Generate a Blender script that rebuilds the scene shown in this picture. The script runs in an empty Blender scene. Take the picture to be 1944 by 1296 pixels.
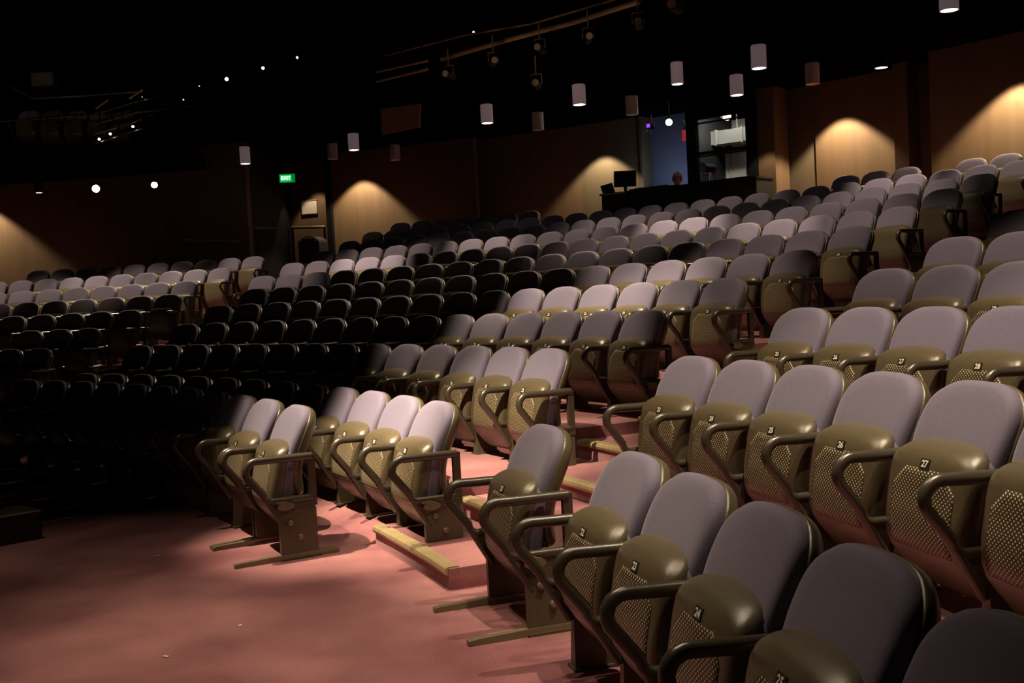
import bpy, bmesh, math, random
from math import sin, cos, pi, tan, atan2, hypot
from mathutils import Vector, Matrix, Euler
random.seed(7)
COL = bpy.context.scene.collection
SC = bpy.context.scene

# ------------------------------------------------------------------ camera and survey helpers
F = 2039.2; PITCH = -0.04497; ROLL = -0.05104; H = 1.4801
CX, CY = -12.9324, 0.2684                       # centre of the curved rows
def ray(px, py):
    u = px-972; v = py-648; cr, sr = cos(ROLL), sin(ROLL)
    uu = cr*u+sr*v; vv = -sr*u+cr*v
    c, s = cos(PITCH), sin(PITCH)
    dx, dz = uu/F, -vv/F
    return Vector((dx, c-s*dz, s+c*dz))
def at_z(px, py, z):
    r = ray(px, py); k = (z-H)/r.z
    return Vector((0, 0, H))+r*k
def at_R(px, py, R):
    r = ray(px, py); n = hypot(r.x, r.y); r = r/n
    b = r.x*CX+r.y*CY
    k = b+math.sqrt(b*b-(CX*CX+CY*CY-R*R))
    return Vector((0, 0, H))+r*k
def th_of(p): return atan2(p.y-CY, p.x-CX)
def pol(R, t, z=0.0): return Vector((CX+R*cos(t), CY+R*sin(t), z))

cam = bpy.data.cameras.new('camera'); cam_o = bpy.data.objects.new('camera', cam); COL.objects.link(cam_o)
cam.sensor_width = 36; cam.lens = F/1944*36; cam.clip_start = 0.05; cam.clip_end = 200
fw = Vector((0, cos(PITCH), sin(PITCH))); up0 = Vector((0, -sin(PITCH), cos(PITCH))); rt0 = Vector((1, 0, 0))
rt = rt0*cos(ROLL)+up0*sin(ROLL); up = up0*cos(ROLL)-rt0*sin(ROLL)
cam_o.matrix_world = Matrix(((rt.x, up.x, -fw.x, 0), (rt.y, up.y, -fw.y, 0), (rt.z, up.z, -fw.z, H), (0, 0, 0, 1)))
SC.camera = cam_o

# ------------------------------------------------------------------ materials
def mat(name, col, rough=0.5, metal=0.0, emis=None, estr=0.0, sheen=0.0, noise=None, bump=None, spec=0.5, coat=0.0, trans=0.0):
    m = bpy.data.materials.new(name); m.use_nodes = True
    nt = m.node_tree; b = nt.nodes['Principled BSDF']
    b.inputs['Base Color'].default_value = (*col, 1); b.inputs['Roughness'].default_value = rough
    b.inputs['Metallic'].default_value = metal; b.inputs['Specular IOR Level'].default_value = spec
    b.inputs['Sheen Weight'].default_value = sheen; b.inputs['Sheen Roughness'].default_value = 0.4
    b.inputs['Coat Weight'].default_value = coat; b.inputs['Transmission Weight'].default_value = trans
    if emis: b.inputs['Emission Color'].default_value = (*emis, 1); b.inputs['Emission Strength'].default_value = estr
    tc = None
    if noise or bump:
        tc = nt.nodes.new('ShaderNodeTexCoord')
    if noise:
        sc, amt, det = noise
        n = nt.nodes.new('ShaderNodeTexNoise'); n.inputs['Scale'].default_value = sc; n.inputs['Detail'].default_value = det
        nt.links.new(tc.outputs['Object'], n.inputs['Vector'])
        mr = nt.nodes.new('ShaderNodeMapRange'); mr.inputs['To Min'].default_value = 1-amt; mr.inputs['To Max'].default_value = 1+amt
        mr.inputs['From Min'].default_value = 0.25; mr.inputs['From Max'].default_value = 0.75
        nt.links.new(n.outputs['Fac'], mr.inputs['Value'])
        vm = nt.nodes.new('ShaderNodeVectorMath'); vm.operation = 'SCALE'; vm.inputs[0].default_value = col
        nt.links.new(mr.outputs['Result'], vm.inputs['Scale']); nt.links.new(vm.outputs['Vector'], b.inputs['Base Color'])
    if bump:
        sc, st = bump
        n2 = nt.nodes.new('ShaderNodeTexNoise'); n2.inputs['Scale'].default_value = sc; n2.inputs['Detail'].default_value = 3
        nt.links.new(tc.outputs['Object'], n2.inputs['Vector'])
        bp = nt.nodes.new('ShaderNodeBump'); bp.inputs['Strength'].default_value = st; bp.inputs['Distance'].default_value = 0.01
        nt.links.new(n2.outputs['Fac'], bp.inputs['Height']); nt.links.new(bp.outputs['Normal'], b.inputs['Normal'])
    return m

PLASTIC = (0.100, 0.078, 0.044)
M = {
 'fabric': mat('seat_fabric', (0.152, 0.130, 0.192), 0.85, sheen=0.25, noise=(220, 0.16, 2), bump=(500, 0.15)),
 'plastic': mat('seat_plastic', PLASTIC, 0.31, spec=0.7, noise=(60, 0.1, 3), bump=(700, 0.12)),
 'armp': mat('arm_plastic', (0.052, 0.041, 0.026), 0.27, spec=0.7, bump=(600, 0.08)),
 'steel': mat('painted_steel', (0.075, 0.061, 0.034), 0.40, noise=(40, 0.12, 3)),
 'bolt': mat('bolt_steel', (0.19, 0.16, 0.10), 0.35, metal=0.3),
 'plate': mat('number_plate_black', (0.02, 0.018, 0.014), 0.4),
 'digit': mat('number_white', (0.8, 0.78, 0.7), 0.5),
 'nosing': mat('brass_nosing', (0.46, 0.36, 0.19), 0.35, metal=0.35, noise=(30, 0.12, 2)),
 'darkbox': mat('black_paint', (0.009, 0.008, 0.007), 0.55),
 'edge': mat('grey_edge_trim', (0.35, 0.3, 0.24), 0.5),
 'ceil': mat('ceiling_black', (0.003, 0.0024, 0.0022), 0.95, spec=0.0),
 'lamp_body': mat('lamp_body_grey', (0.80, 0.66, 0.66), 0.5),
 'black': mat('matt_black', (0.006, 0.006, 0.007), 0.7, spec=0.15),
 'screen': mat('monitor_back', (0.01, 0.01, 0.012), 0.35),
 'glow': mat('lamp_lens_on', (1, 1, 1), 0.5, emis=(1, 0.9, 0.75), estr=5),
 'glow_dim': mat('lamp_lens_dim', (1, 1, 1), 0.5, emis=(1, 0.85, 0.7), estr=3),
 'glow_hot': mat('spot_lens_on', (1, 1, 1), 0.5, emis=(1, 0.88, 0.6), estr=14),
 'rail': mat('brushed_handrail', (0.45, 0.38, 0.26), 0.3, metal=0.8),
 'pipe': mat('rigging_pipe', (0.32, 0.21, 0.12), 0.4, metal=0.5),
 'bluewall': mat('booth_wall_blue', (0.10, 0.12, 0.17), 0.8, noise=(4, .15, 2)),
 'roomwall': mat('projection_room_wall', (0.55, 0.52, 0.47), 0.8, noise=(3, .1, 2)),
 'duct': mat('grey_duct', (0.30, 0.31, 0.28), 0.45, metal=0.2),
 'white': mat('notice_paper', (0.62, 0.55, 0.47), 0.7),
 'red': mat('red_sign', (0.65, 0.04, 0.05), 0.5, emis=(0.7, 0.03, 0.05), estr=0.25),
 'skin': mat('skin', (0.55, 0.33, 0.24), 0.5),
 'hair': mat('grey_hair', (0.78, 0.68, 0.54), 0.7, noise=(60, .25, 3)),
 'shirt': mat('dark_shirt', (0.02, 0.022, 0.03), 0.8),
 'glass': mat('booth_glass', (1, 1, 1), 0.02, trans=1.0),
}
M['glass'].node_tree.nodes['Principled BSDF'].inputs['IOR'].default_value = 1.05

def carpet_mat():
    m = bpy.data.materials.new('maroon_carpet'); m.use_nodes = True; nt = m.node_tree; b = nt.nodes['Principled BSDF']
    tc = nt.nodes.new('ShaderNodeTexCoord')
    a = nt.nodes.new('ShaderNodeTexNoise'); a.inputs['Scale'].default_value = 170; a.inputs['Detail'].default_value = 3
    c = nt.nodes.new('ShaderNodeTexNoise'); c.inputs['Scale'].default_value = 1.3; c.inputs['Detail'].default_value = 5
    for n in (a, c): nt.links.new(tc.outputs['Object'], n.inputs['Vector'])
    mx = nt.nodes.new('ShaderNodeMath'); mx.operation = 'MULTIPLY_ADD'; mx.inputs[1].default_value = 0.45
    nt.links.new(a.outputs['Fac'], mx.inputs[0]); nt.links.new(c.outputs['Fac'], mx.inputs[2])
    cr = nt.nodes.new('ShaderNodeValToRGB'); cr.color_ramp.elements[0].position = 0.56; cr.color_ramp.elements[1].position = 0.90
    cr.color_ramp.elements[0].color = (0.185, 0.058, 0.070, 1); cr.color_ramp.elements[1].color = (0.43, 0.185, 0.185, 1)
    nt.links.new(mx.outputs['Value'], cr.inputs['Fac']); nt.links.new(cr.outputs['Color'], b.inputs['Base Color'])
    b.inputs['Roughness'].default_value = 0.95; b.inputs['Sheen Weight'].default_value = 0.3; b.inputs['Specular IOR Level'].default_value = 0.1
    bp = nt.nodes.new('ShaderNodeBump'); bp.inputs['Strength'].default_value = 0.5; bp.inputs['Distance'].default_value = 0.01
    nt.links.new(a.outputs['Fac'], bp.inputs['Height']); nt.links.new(bp.outputs['Normal'], b.inputs['Normal'])
    return m
M['carpet'] = carpet_mat()

def wall_mat(name, col, col2):
    # timber veneer panels: vertical grain and thin vertical joints
    m = bpy.data.materials.new(name); m.use_nodes = True; nt = m.node_tree; b = nt.nodes['Principled BSDF']
    tc = nt.nodes.new('ShaderNodeTexCoord'); mp = nt.nodes.new('ShaderNodeMapping'); mp.inputs['Scale'].default_value = (3, 3, 0.25)
    nt.links.new(tc.outputs['Object'], mp.inputs['Vector'])
    n = nt.nodes.new('ShaderNodeTexNoise'); n.inputs['Scale'].default_value = 2.2; n.inputs['Detail'].default_value = 6
    nt.links.new(mp.outputs['Vector'], n.inputs['Vector'])
    cr = nt.nodes.new('ShaderNodeValToRGB'); cr.color_ramp.elements[0].position = 0.3; cr.color_ramp.elements[1].position = 0.75
    cr.color_ramp.elements[0].color = (*col2, 1); cr.color_ramp.elements[1].color = (*col, 1)
    nt.links.new(n.outputs['Fac'], cr.inputs['Fac']); nt.links.new(cr.outputs['Color'], b.inputs['Base Color'])
    b.inputs['Roughness'].default_value = 0.62; b.inputs['Specular IOR Level'].default_value = 0.3
    return m
M['timber'] = wall_mat('timber_wall_panel', (0.165, 0.110, 0.060), (0.135, 0.088, 0.048))
M['greenwall'] = wall_mat('painted_wall_panel', (0.135, 0.108, 0.066), (0.115, 0.092, 0.056))

def perf_mat():
    m = bpy.data.materials.new('perforated_panel'); m.use_nodes = True; nt = m.node_tree; b = nt.nodes['Principled BSDF']
    tc = nt.nodes.new('ShaderNodeTexCoord'); sep = nt.nodes.new('ShaderNodeSeparateXYZ'); nt.links.new(tc.outputs['Object'], sep.inputs[0])
    def M2(op, a, bb=None, c=None):
        n = nt.nodes.new('ShaderNodeMath'); n.operation = op
        for i, v in enumerate((a, bb, c)):
            if v is None: continue
            if isinstance(v, (int, float)): n.inputs[i].default_value = v
            else: nt.links.new(v, n.inputs[i])
        return n.outputs[0]
    P = 0.0195
    def dots(ox, oz):
        fx = M2('SUBTRACT', M2('FRACT', M2('MULTIPLY_ADD', sep.outputs['X'], 1/P, ox+100)), 0.5)
        fz = M2('SUBTRACT', M2('FRACT', M2('MULTIPLY_ADD', sep.outputs['Z'], 1/(P*0.95), oz+100)), 0.5)
        dd = M2('SQRT', M2('ADD', M2('MULTIPLY', fx, fx), M2('MULTIPLY', fz, fz)))
        return M2('LESS_THAN', dd, 0.17)
    f = M2('MAXIMUM', dots(0, 0), dots(0.5, 0.5))
    mx = nt.nodes.new('ShaderNodeMix'); mx.data_type = 'RGBA'
    mx.inputs[6].default_value = (0.050, 0.036, 0.019, 1); mx.inputs[7].default_value = (0.62, 0.52, 0.33, 1)
    nt.links.new(f, mx.inputs[0]); nt.links.new(mx.outputs[2], b.inputs['Base Color'])
    b.inputs['Roughness'].default_value = 0.4
    return m
M['perf'] = perf_mat()

# ------------------------------------------------------------------ mesh helpers
def new_mesh(name, verts, faces, m, smooth=True, sharp_deg=None):
    me = bpy.data.meshes.new(name); me.from_pydata([tuple(v) for v in verts], [], faces); me.update()
    bm = bmesh.new(); bm.from_mesh(me); bmesh.ops.recalc_face_normals(bm, faces=bm.faces)
    if sharp_deg is not None:
        for e in bm.edges:
            if len(e.link_faces) == 2 and e.calc_face_angle(0) > math.radians(sharp_deg): e.smooth = False
    for f in bm.faces: f.smooth = smooth
    bm.to_mesh(me); bm.free()
    me.materials.append(m); return me
class MB:
    def __init__(s): s.v = []; s.f = []
    def add(s, vs, fs):
        o = len(s.v); s.v += [Vector(v) for v in vs]; s.f += [[i+o for i in f] for f in fs]; return s
    def box(s, x0, x1, y0, y1, z0, z1, mtx=None):
        vs = [Vector((x, y, z)) for z in (z0, z1) for y in (y0, y1) for x in (x0, x1)]
        if mtx: vs = [mtx @ v for v in vs]
        return s.add(vs, [[0, 2, 3, 1], [4, 5, 7, 6], [0, 1, 5, 4], [2, 6, 7, 3], [0, 4, 6, 2], [1, 3, 7, 5]])
    def tube(s, pts, r, n=10, cap=True, ry=None):
        pts = [Vector(p) for p in pts]; rings = []
        prev = None
        for i, p in enumerate(pts):
            d = (pts[min(i+1, len(pts)-1)]-pts[max(i-1, 0)]).normalized()
            if prev is None:
                a = Vector((1, 0, 0)) if abs(d.x) < 0.9 else Vector((0, 1, 0))
                u = (a-d*a.dot(d)).normalized()
            else: u = (prev-d*prev.dot(d)).normalized()
            prev = u; w = d.cross(u)
            rr = r[i] if isinstance(r, (list, tuple)) else r
            rings.append([p+u*(rr*cos(2*pi*k/n))+w*((ry or rr)*sin(2*pi*k/n)) for k in range(n)])
        vs = [v for R_ in rings for v in R_]; fs = []
        for i in range(len(pts)-1):
            for k in range(n):
                a = i*n+k; b = i*n+(k+1) % n; fs.append([a, b, b+n, a+n])
        if cap: fs += [list(range(n))[::-1], [len(vs)-n+k for k in range(n)]]
        return s.add(vs, fs)
    def prism(s, poly, axis, a, b, bev=0.0):
        # poly in the plane across `axis`
        def P(p, t):
            if axis == 'x': return (t, p[0], p[1])
            if axis == 'y': return (p[0], t, p[1])
            return (p[0], p[1], t)
        n = len(poly); vs = [P(p, a) for p in poly]+[P(p, b) for p in poly]
        fs = [list(range(n))[::-1], [n+i for i in range(n)]]+[[i, (i+1) % n, n+(i+1) % n, n+i] for i in range(n)]
        return s.add(vs, fs)
    def cyl(s, c, r, h, n=24, axis='z', r2=None):
        c = Vector(c); r2 = r if r2 is None else r2
        def P(a, rr, t):
            if axis == 'z': return c+Vector((rr*cos(a), rr*sin(a), t))
            if axis == 'x': return c+Vector((t, rr*cos(a), rr*sin(a)))
            return c+Vector((rr*cos(a), t, rr*sin(a)))
        vs = [P(2*pi*k/n, r, 0) for k in range(n)]+[P(2*pi*k/n, r2, h) for k in range(n)]
        return s.add(vs, [list(range(n))[::-1], [n+k for k in range(n)]]+[[k, (k+1) % n, n+(k+1) % n, n+k] for k in range(n)])
    def sector(s, R0, R1, t0, t1, z0, z1, z1b=None, n=None):
        n = n or max(1, int(abs(t1-t0)/0.03)); z1b = z1 if z1b is None else z1b   # z1 at R0, z1b at R1
        vs = []; fs = []
        for i in range(n+1):
            t = t0+(t1-t0)*i/n
            vs += [pol(R0, t, z0), pol(R1, t, z0), pol(R1, t, z1b), pol(R0, t, z1)]
        for i in range(n):
            a = i*4; b = a+4
            for k in range(4): fs.append([a+k, a+(k+1) % 4, b+(k+1) % 4, b+k])
        fs += [[0, 3, 2, 1], [n*4, n*4+1, n*4+2, n*4+3]]
        return s.add(vs, fs)
    def mesh(s, name, m, smooth=False, sharp=None): return new_mesh(name, s.v, s.f, m, smooth, sharp)
    def build(s, name, m, parent=None, loc=None, smooth=False, sharp=None):
        return put(s.mesh(name, m, smooth, sharp), name, parent, loc)
def put(me, name, parent=None, loc=None, rotz=0):
    o = bpy.data.objects.new(name, me); COL.objects.link(o)
    if parent: o.parent = parent
    if loc is not None: o.location = loc
    if rotz: o.rotation_euler = (0, 0, rotz)
    return o
def empty(name, loc=(0, 0, 0), rotz=0):
    o = bpy.data.objects.new(name, None); o.empty_display_size = 0.1; COL.objects.link(o)
    o.location = loc; o.rotation_euler = (0, 0, rotz); return o
def tag(o, label=None, cat=None, group=None, kind=None):
    if label: o['label'] = label
    if cat: o['category'] = cat
    if group: o['group'] = group
    if kind: o['kind'] = kind
    return o
def struct(o): o['kind'] = 'structure'; return o

# ------------------------------------------------------------------ the seat
A = math.atan2(0.14, 0.52)
def lerp_tab(tab, x):
    if x <= tab[0][0]: return tab[0][1]
    for (a, va), (b, vb) in zip(tab, tab[1:]):
        if x <= b:
            t = (x-a)/(b-a); t = t*t*(3-2*t)*0.35+t*0.65
            return va+(vb-va)*t
    return tab[-1][1]
def outline(hw_bot, hw_top, s_sh, s_top, rb, nexp, n_side=8, n_top=22):
    pts = []
    # bottom right corner -> right side -> top arch -> left side -> bottom left corner
    for k in range(5):
        a = -pi/2+pi/2*k/4
        pts.append((hw_bot-rb+rb*cos(a), rb+rb*sin(a)))
    for k in range(1, n_side):
        t = k/n_side; s = rb+(s_sh-rb)*t; w = hw_bot+(hw_top-hw_bot)*sin(t*pi/2)
        pts.append((w, s))
    for k in range(n_top+1):
        a = pi*k/n_top
        x = hw_top*(1 if cos(a) >= 0 else -1)*abs(cos(a))**(2/nexp); s = s_sh+(s_top-s_sh)*abs(sin(a))**(2/nexp)
        pts.append((x, s))
    for k in range(n_side-1, 0, -1):
        t = k/n_side; s = rb+(s_sh-rb)*t; w = hw_bot+(hw_top-hw_bot)*sin(t*pi/2)
        pts.append((-w, s))
    for k in range(5):
        a = pi+pi/2*k/4
        pts.append((-hw_bot+rb+rb*cos(a), rb+rb*sin(a)))
    return pts
def loft(pts, cen, half, layers, surf, ncap=6):
    # layers: (inset, w) from one cap to the other; caps close with shrinking rings
    cx, cs = cen; hx, hs = half; vs = []; fs = []; n = len(pts)
    def ring(inset, w, k=1.0):
        fx = (hx-inset)/hx*k; fs_ = (hs-inset)/hs*k
        return [surf(cx+(x-cx)*fx, cs+(s-cs)*fs_, w) for x, s in pts]
    rings = []
    i0, w0 = layers[0]; i1, w1 = layers[-1]
    for k in range(1, ncap): rings.append(ring(i0, w0, k/ncap))
    for i, w in layers: rings.append(ring(i, w))
    for k in range(ncap-1, 0, -1): rings.append(ring(i1, w1, k/ncap))
    vs.append(surf(cx, cs, w0)); 
    for r in rings: vs += r
    vs.append(surf(cx, cs, w1)); last = len(vs)-1
    for k in range(n): fs.append([0, 1+k, 1+(k+1) % n])
    for j in range(len(rings)-1):
        for k in range(n):
            a = 1+j*n+k; b = 1+j*n+(k+1) % n; fs.append([a, b, b+n, a+n])
    j = len(rings)-1
    for k in range(n): fs.append([1+j*n+k, last, 1+j*n+(k+1) % n])
    return vs, fs

BACK_O = outline(0.203, 0.244, 0.36, 0.545, 0.05, 2.75)
BPROF = [(0.0, -0.120, 0.345), (0.10, -0.137, 0.445), (0.20, -0.132, 0.544), (0.30, -0.101, 0.637), (0.40, -0.060, 0.727), (0.50, -0.017, 0.817), (0.56, 0.009, 0.872)]
def bprof(s):
    # smooth side profile of the backrest: upright below, leaning back above
    s = max(-0.02, min(0.56, s)); P = BPROF; n = len(P)
    i = max(j for j in range(n-1) if P[j][0] <= max(s, 0))
    t = (s-P[i][0])/(P[i+1][0]-P[i][0])
    out = []
    for c in (1, 2):
        p0 = P[max(i-1, 0)][c]; p1 = P[i][c]; p2 = P[i+1][c]; p3 = P[min(i+2, n-1)][c]
        m1 = (p2-p0)/2; m2 = (p3-p1)/2
        out.append((2*t**3-3*t*t+1)*p1+(t**3-2*t*t+t)*m1+(-2*t**3+3*t*t)*p2+(t**3-t*t)*m2)
    return out
def back_surf(dz, dome=0.0):
    def f(x, s, w):
        wing = 0.30*x*x
        if dome: w = w+dome*max(0.0, 1-(x/0.24)**2)*max(0.0, 1-((s-0.27)/0.28)**2)
        ww = w+wing-0.01
        y, z = bprof(s); y1, z1 = bprof(s+.01); y0, z0 = bprof(s-.01)
        d = Vector((y1-y0, z1-z0)); d = d.normalized() if d.length > 1e-6 else Vector((.45, .89))
        return Vector((x, y-ww*d.y, z+dz+ww*d.x))
    return f
PAN_O = outline(0.205, 0.233, 0.410, 0.530, 0.05, 3.3)
YF = [(0, -0.175), (0.05, -0.215), (0.11, -0.262), (0.16, -0.293), (0.20, -0.302), (0.27, -0.296), (0.38, -0.275), (0.45, -0.260), (0.48, -0.248), (0.505, -0.225), (0.53, -0.185)]
def pan_surf(dz):
    def f(x, s, w):
        return Vector((x, lerp_tab(YF, s)+0.22*x*x+w, 0.14+dz+s))
    return f
def seat_meshes(dz):
    D = {}
    v, f = loft(BACK_O, (0, 0.27), (0.244, 0.272), [(0.06, -0.058), (0.030, -0.054), (0.010, -0.044), (0.0, -0.026), (-0.003, -0.004), (-0.001, 0.003), (0.006, 0.004)], back_surf(dz))
    D['backrest_shell'] = new_mesh('backrest_shell', v, f, M['plastic'])
    v, f = loft(BACK_O, (0, 0.27), (0.244, 0.272), [(0.008, -0.002), (0.004, 0.004), (0.003, 0.02), (0.007, 0.034), (0.018, 0.046), (0.034, 0.051)], back_surf(dz, 0.006))
    D['backrest_cushion'] = new_mesh('backrest_cushion', v, f, M['fabric'])
    v, f = loft(PAN_O, (0, 0.265), (0.233, 0.264), [(0.034, 0.0), (0.020, 0.004), (0.009, 0.012), (0.002, 0.026), (0.0, 0.044), (0.0, 0.066), (0.004, 0.070)], pan_surf(dz), 8)
    D['seat_shell'] = new_mesh('seat_shell', v, f, M['plastic'])
    v, f = loft(PAN_O, (0, 0.265), (0.233, 0.264), [(0.010, 0.064), (0.001, 0.070), (-0.003, 0.085), (-0.003, 0.108), (0.004, 0.124), (0.020, 0.134), (0.05, 0.138)], pan_surf(dz), 4)
    D['seat_cushion'] = new_mesh('seat_cushion', v, f, M['fabric'])
    # perforated insert, follows the shell underside
    S = pan_surf(dz); nx, nz = 12, 12; vs = []; fs = []
    for w in (-0.0015, 0.003):
        for j in range(nz+1):
            s = 0.165+(0.440-0.165)*j/nz
            hw = 0.172 if s < 0.375 else 0.172-(s-0.375)*1.0
            for i in range(nx+1): vs.append(S(-hw+2*hw*i/nx, s, w))
    n1 = (nx+1)*(nz+1)
    for j in range(nz):
        for i in range(nx):
            a = j*(nx+1)+i; fs.append([a, a+1, a+nx+2, a+nx+1]); fs.append([n1+a, n1+a+nx+1, n1+a+nx+2, n1+a+1])
    edge = [i for i in range(nx+1)]+[(j+1)*(nx+1)+nx for j in range(nz)]+[nz*(nx+1)+i for i in range(nx-1, -1, -1)]+[j*(nx+1) for j in range(nz-1, 0, -1)]
    for a, b in zip(edge, edge[1:]+edge[:1]): fs.append([a, n1+a, n1+b, b])
    D['perforated_panel'] = new_mesh('perforated_panel', vs, fs, M['perf'])
    # number plate
    p = S(0, 0.474, -0.001); q = S(0, 0.440, -0.001); tilt = atan2(p.y-q.y, p.z-q.z)
    Mx = Matrix.Translation((p+q)/2) @ Matrix.Rotation(-tilt, 4, 'X')
    D['_platem'] = Mx
    D['number_plate'] = MB().box(-0.025, 0.025, -0.0015, 0.003, -0.0185, 0.0185, Mx).mesh('number_plate', M['plate'])
    # arm frame: padded top bar, nose, diagonal, lower rail, rear post
    def armpath():
        P = []
        def arc(c, r, a0, a1, n=6):
            for k in range(n+1):
                a = a0+(a1-a0)*k/n; P.append((0, c[0]+r*cos(a), c[1]+r*sin(a)))
        P.append((0, -0.05, 0.590)); P.append((0, -0.30, 0.592))
        arc((-0.375, 0.532), 0.062, pi*0.5, pi*1.16, 8)
        P.append((0, -0.345, 0.395))
        arc((-0.300, 0.395), 0.045, pi*1.16, pi*1.5, 5)
        P.append((0, -0.055, 0.348))
        return [(x, y, z+dz) for x, y, z in P]
    ap = armpath(); rr = [0.022]*len(ap)
    b = MB().tube(ap, [0.0225 if i < 12 else 0.019 for i in range(len(ap))], 12)
    b.tube([(0, -0.352, 0.40+dz), (0, -0.235, 0.20+dz)], 0.018, 10)
    b.prism([(-0.325, 0.352+dz), (-0.045, 0.345+dz), (-0.045, 0.262+dz), (-0.235, 0.195+dz)], 'x', -0.011, 0.011)
    b.prism([(-0.075, 0.60+dz), (-0.032, 0.60+dz), (-0.032, 0.30+dz), (-0.075, 0.30+dz)], 'x', -0.014, 0.014)
    D['arm_frame'] = b.mesh('arm_frame', M['armp'], True, 40)
    # slim pedestal seen between seats, widening toward the floor
    b = MB(); top = 0.295+dz
    vs = []
    for (z, wx, y0, y1) in ((top, 0.008, -0.205, -0.10), (top-0.06, 0.016, -0.226, -0.075), (0.012, 0.030, -0.232, -0.06)):
        vs += [(-wx, y0, z), (wx, y0, z), (wx, y1, z), (-wx, y1, z)]
    fs = [[3, 2, 1, 0], [8, 9, 10, 11]]
    for j in range(2):
        for k in range(4): fs.append([j*4+k, j*4+(k+1) % 4, j*4+4+(k+1) % 4, j*4+4+k])
    b.add(vs, fs); b.box(-0.045, 0.045, -0.24, -0.05, 0, 0.013)
    D['pedestal'] = b.mesh('pedestal', M['steel'])
    # wide end panel with latch
    b = MB().prism([(-0.262, 0), (-0.04, 0), (-0.04, 0.288+dz), (-0.20, 0.288+dz), (-0.262, 0.262+dz)], 'x', -0.014, 0.014)
    b.box(-0.03, 0.03, -0.27, -0.03, 0, 0.012)
    D['end_panel'] = b.mesh('end_panel', M['steel'])
    b = MB(); o = []
    for k in range(16):
        a = 2*pi*k/16; o.append((-0.225+0.052*cos(a)*(1 if abs(cos(a)) < .9 else .98), 0.318+dz+0.024*sin(a)))
    b.prism(o, 'x', 0.014, 0.034); b.box(0.012, 0.036, -0.285, -0.22, 0.336+dz, 0.346+dz)
    D['latch'] = b.mesh('latch', M['bolt'], True, 35)
    b = MB(); o = []
    vs = []; fs = []
    n = 16
    for j, (rr_, t) in enumerate(((0.019, 0.0), (0.019, 0.006), (0.014, 0.011), (0.006, 0.013))):
        for k in range(n): vs.append((t, rr_*cos(2*pi*k/n), rr_*sin(2*pi*k/n)))
    for j in range(3):
        for k in range(n): fs.append([j*n+k, j*n+(k+1) % n, (j+1)*n+(k+1) % n, (j+1)*n+k])
    fs += [list(range(n)), [3*n+k for k in range(n)]]
    D['bolt'] = MB().add(vs, fs).mesh('bolt', M['bolt'], True, 50)
    # floor bar of a removable seat
    b = MB()
    prof = [(-0.535, 0.004), (-0.535, 0.022), (-0.50, 0.026), (-0.27, 0.034), (0.07, 0.034), (0.085, 0.02), (0.085, 0.0), (-0.50, 0.0)]
    b.prism(prof, 'x', -0.019, 0.019)
    D['floor_bar'] = b.mesh('floor_bar', M['bolt'])
    return D
SEATM = {0: seat_meshes(0.0), 1: seat_meshes(-0.08)}
NUM = {}
def number_mesh(n, Mx, key):
    if (n, key) not in NUM:
        cu = bpy.data.curves.new('number', 'FONT'); cu.body = str(n); cu.size = 0.034; cu.align_x = 'CENTER'; cu.align_y = 'CENTER'; cu.extrude = 0.0004
        cu.offset = 0.0010; cu.resolution_u = 2
        o = bpy.data.objects.new('number', cu); COL.objects.link(o)
        bpy.context.view_layer.update()
        me = bpy.data.meshes.new_from_object(o.evaluated_get(bpy.context.evaluated_depsgraph_get()))
        bpy.data.objects.remove(o); bpy.data.curves.remove(cu)
        me.transform(Mx @ Matrix.Translation((0, -0.0024, 0)) @ Matrix.Rotation(pi/2, 4, 'X'))
        me.materials.clear(); me.materials.append(M['digit']); NUM[(n, key)] = me
    return NUM[(n, key)]

def seat(R, th, z, pitch, key, label, group, number=None, right=None, left='arm', removable=False, fine=True):
    """left/right: arm on the -x / +x side: None, 'arm' (slim pedestal), 'end' (wide panel)"""
    D = SEATM[key]
    t = empty('theatre_seat', pol(R, th, z), th-pi/2); tag(t, label, 'seat', group)
    t.scale = (pitch/0.5385, 1, 1)
    put(D['backrest_shell'], 'backrest_shell', t); put(D['backrest_cushion'], 'backrest_cushion', t)
    sh = put(D['seat_shell'], 'seat_shell', t); put(D['seat_cushion'], 'seat_cushion', t)
    if fine:
        put(D['perforated_panel'], 'perforated_panel', t)
        if number:
            pl = put(D['number_plate'], 'number_plate', t); put(number_mesh(number, D['_platem'], key), 'number', pl)
    for side, sx in ((left, -1), (right, 1)):
        if not side: continue
        x = sx*0.5385/2
        put(D['arm_frame'], 'arm_frame', t, (x, 0, 0))
        if side == 'arm': put(D['pedestal'], 'pedestal', t, (x, 0, 0))
        else:
            ep = put(D['end_panel'], 'end_panel', t, (x, 0, 0))
            if fine:
                s2 = 1 if sx > 0 else -1
                for (yy, zz) in ((-0.200, 0.215), (-0.145, 0.125)):
                    bo = put(D['bolt'], 'bolt', ep, (0.014*s2, yy, zz+(0 if key == 0 else -0.04)))
                    if s2 < 0: bo.rotation_euler = (0, 0, pi)
                if sx > 0: put(D['latch'], 'latch', ep)
            if removable: put(D['floor_bar'], 'floor_bar', t, (x, 0, 0))
    return t

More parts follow.
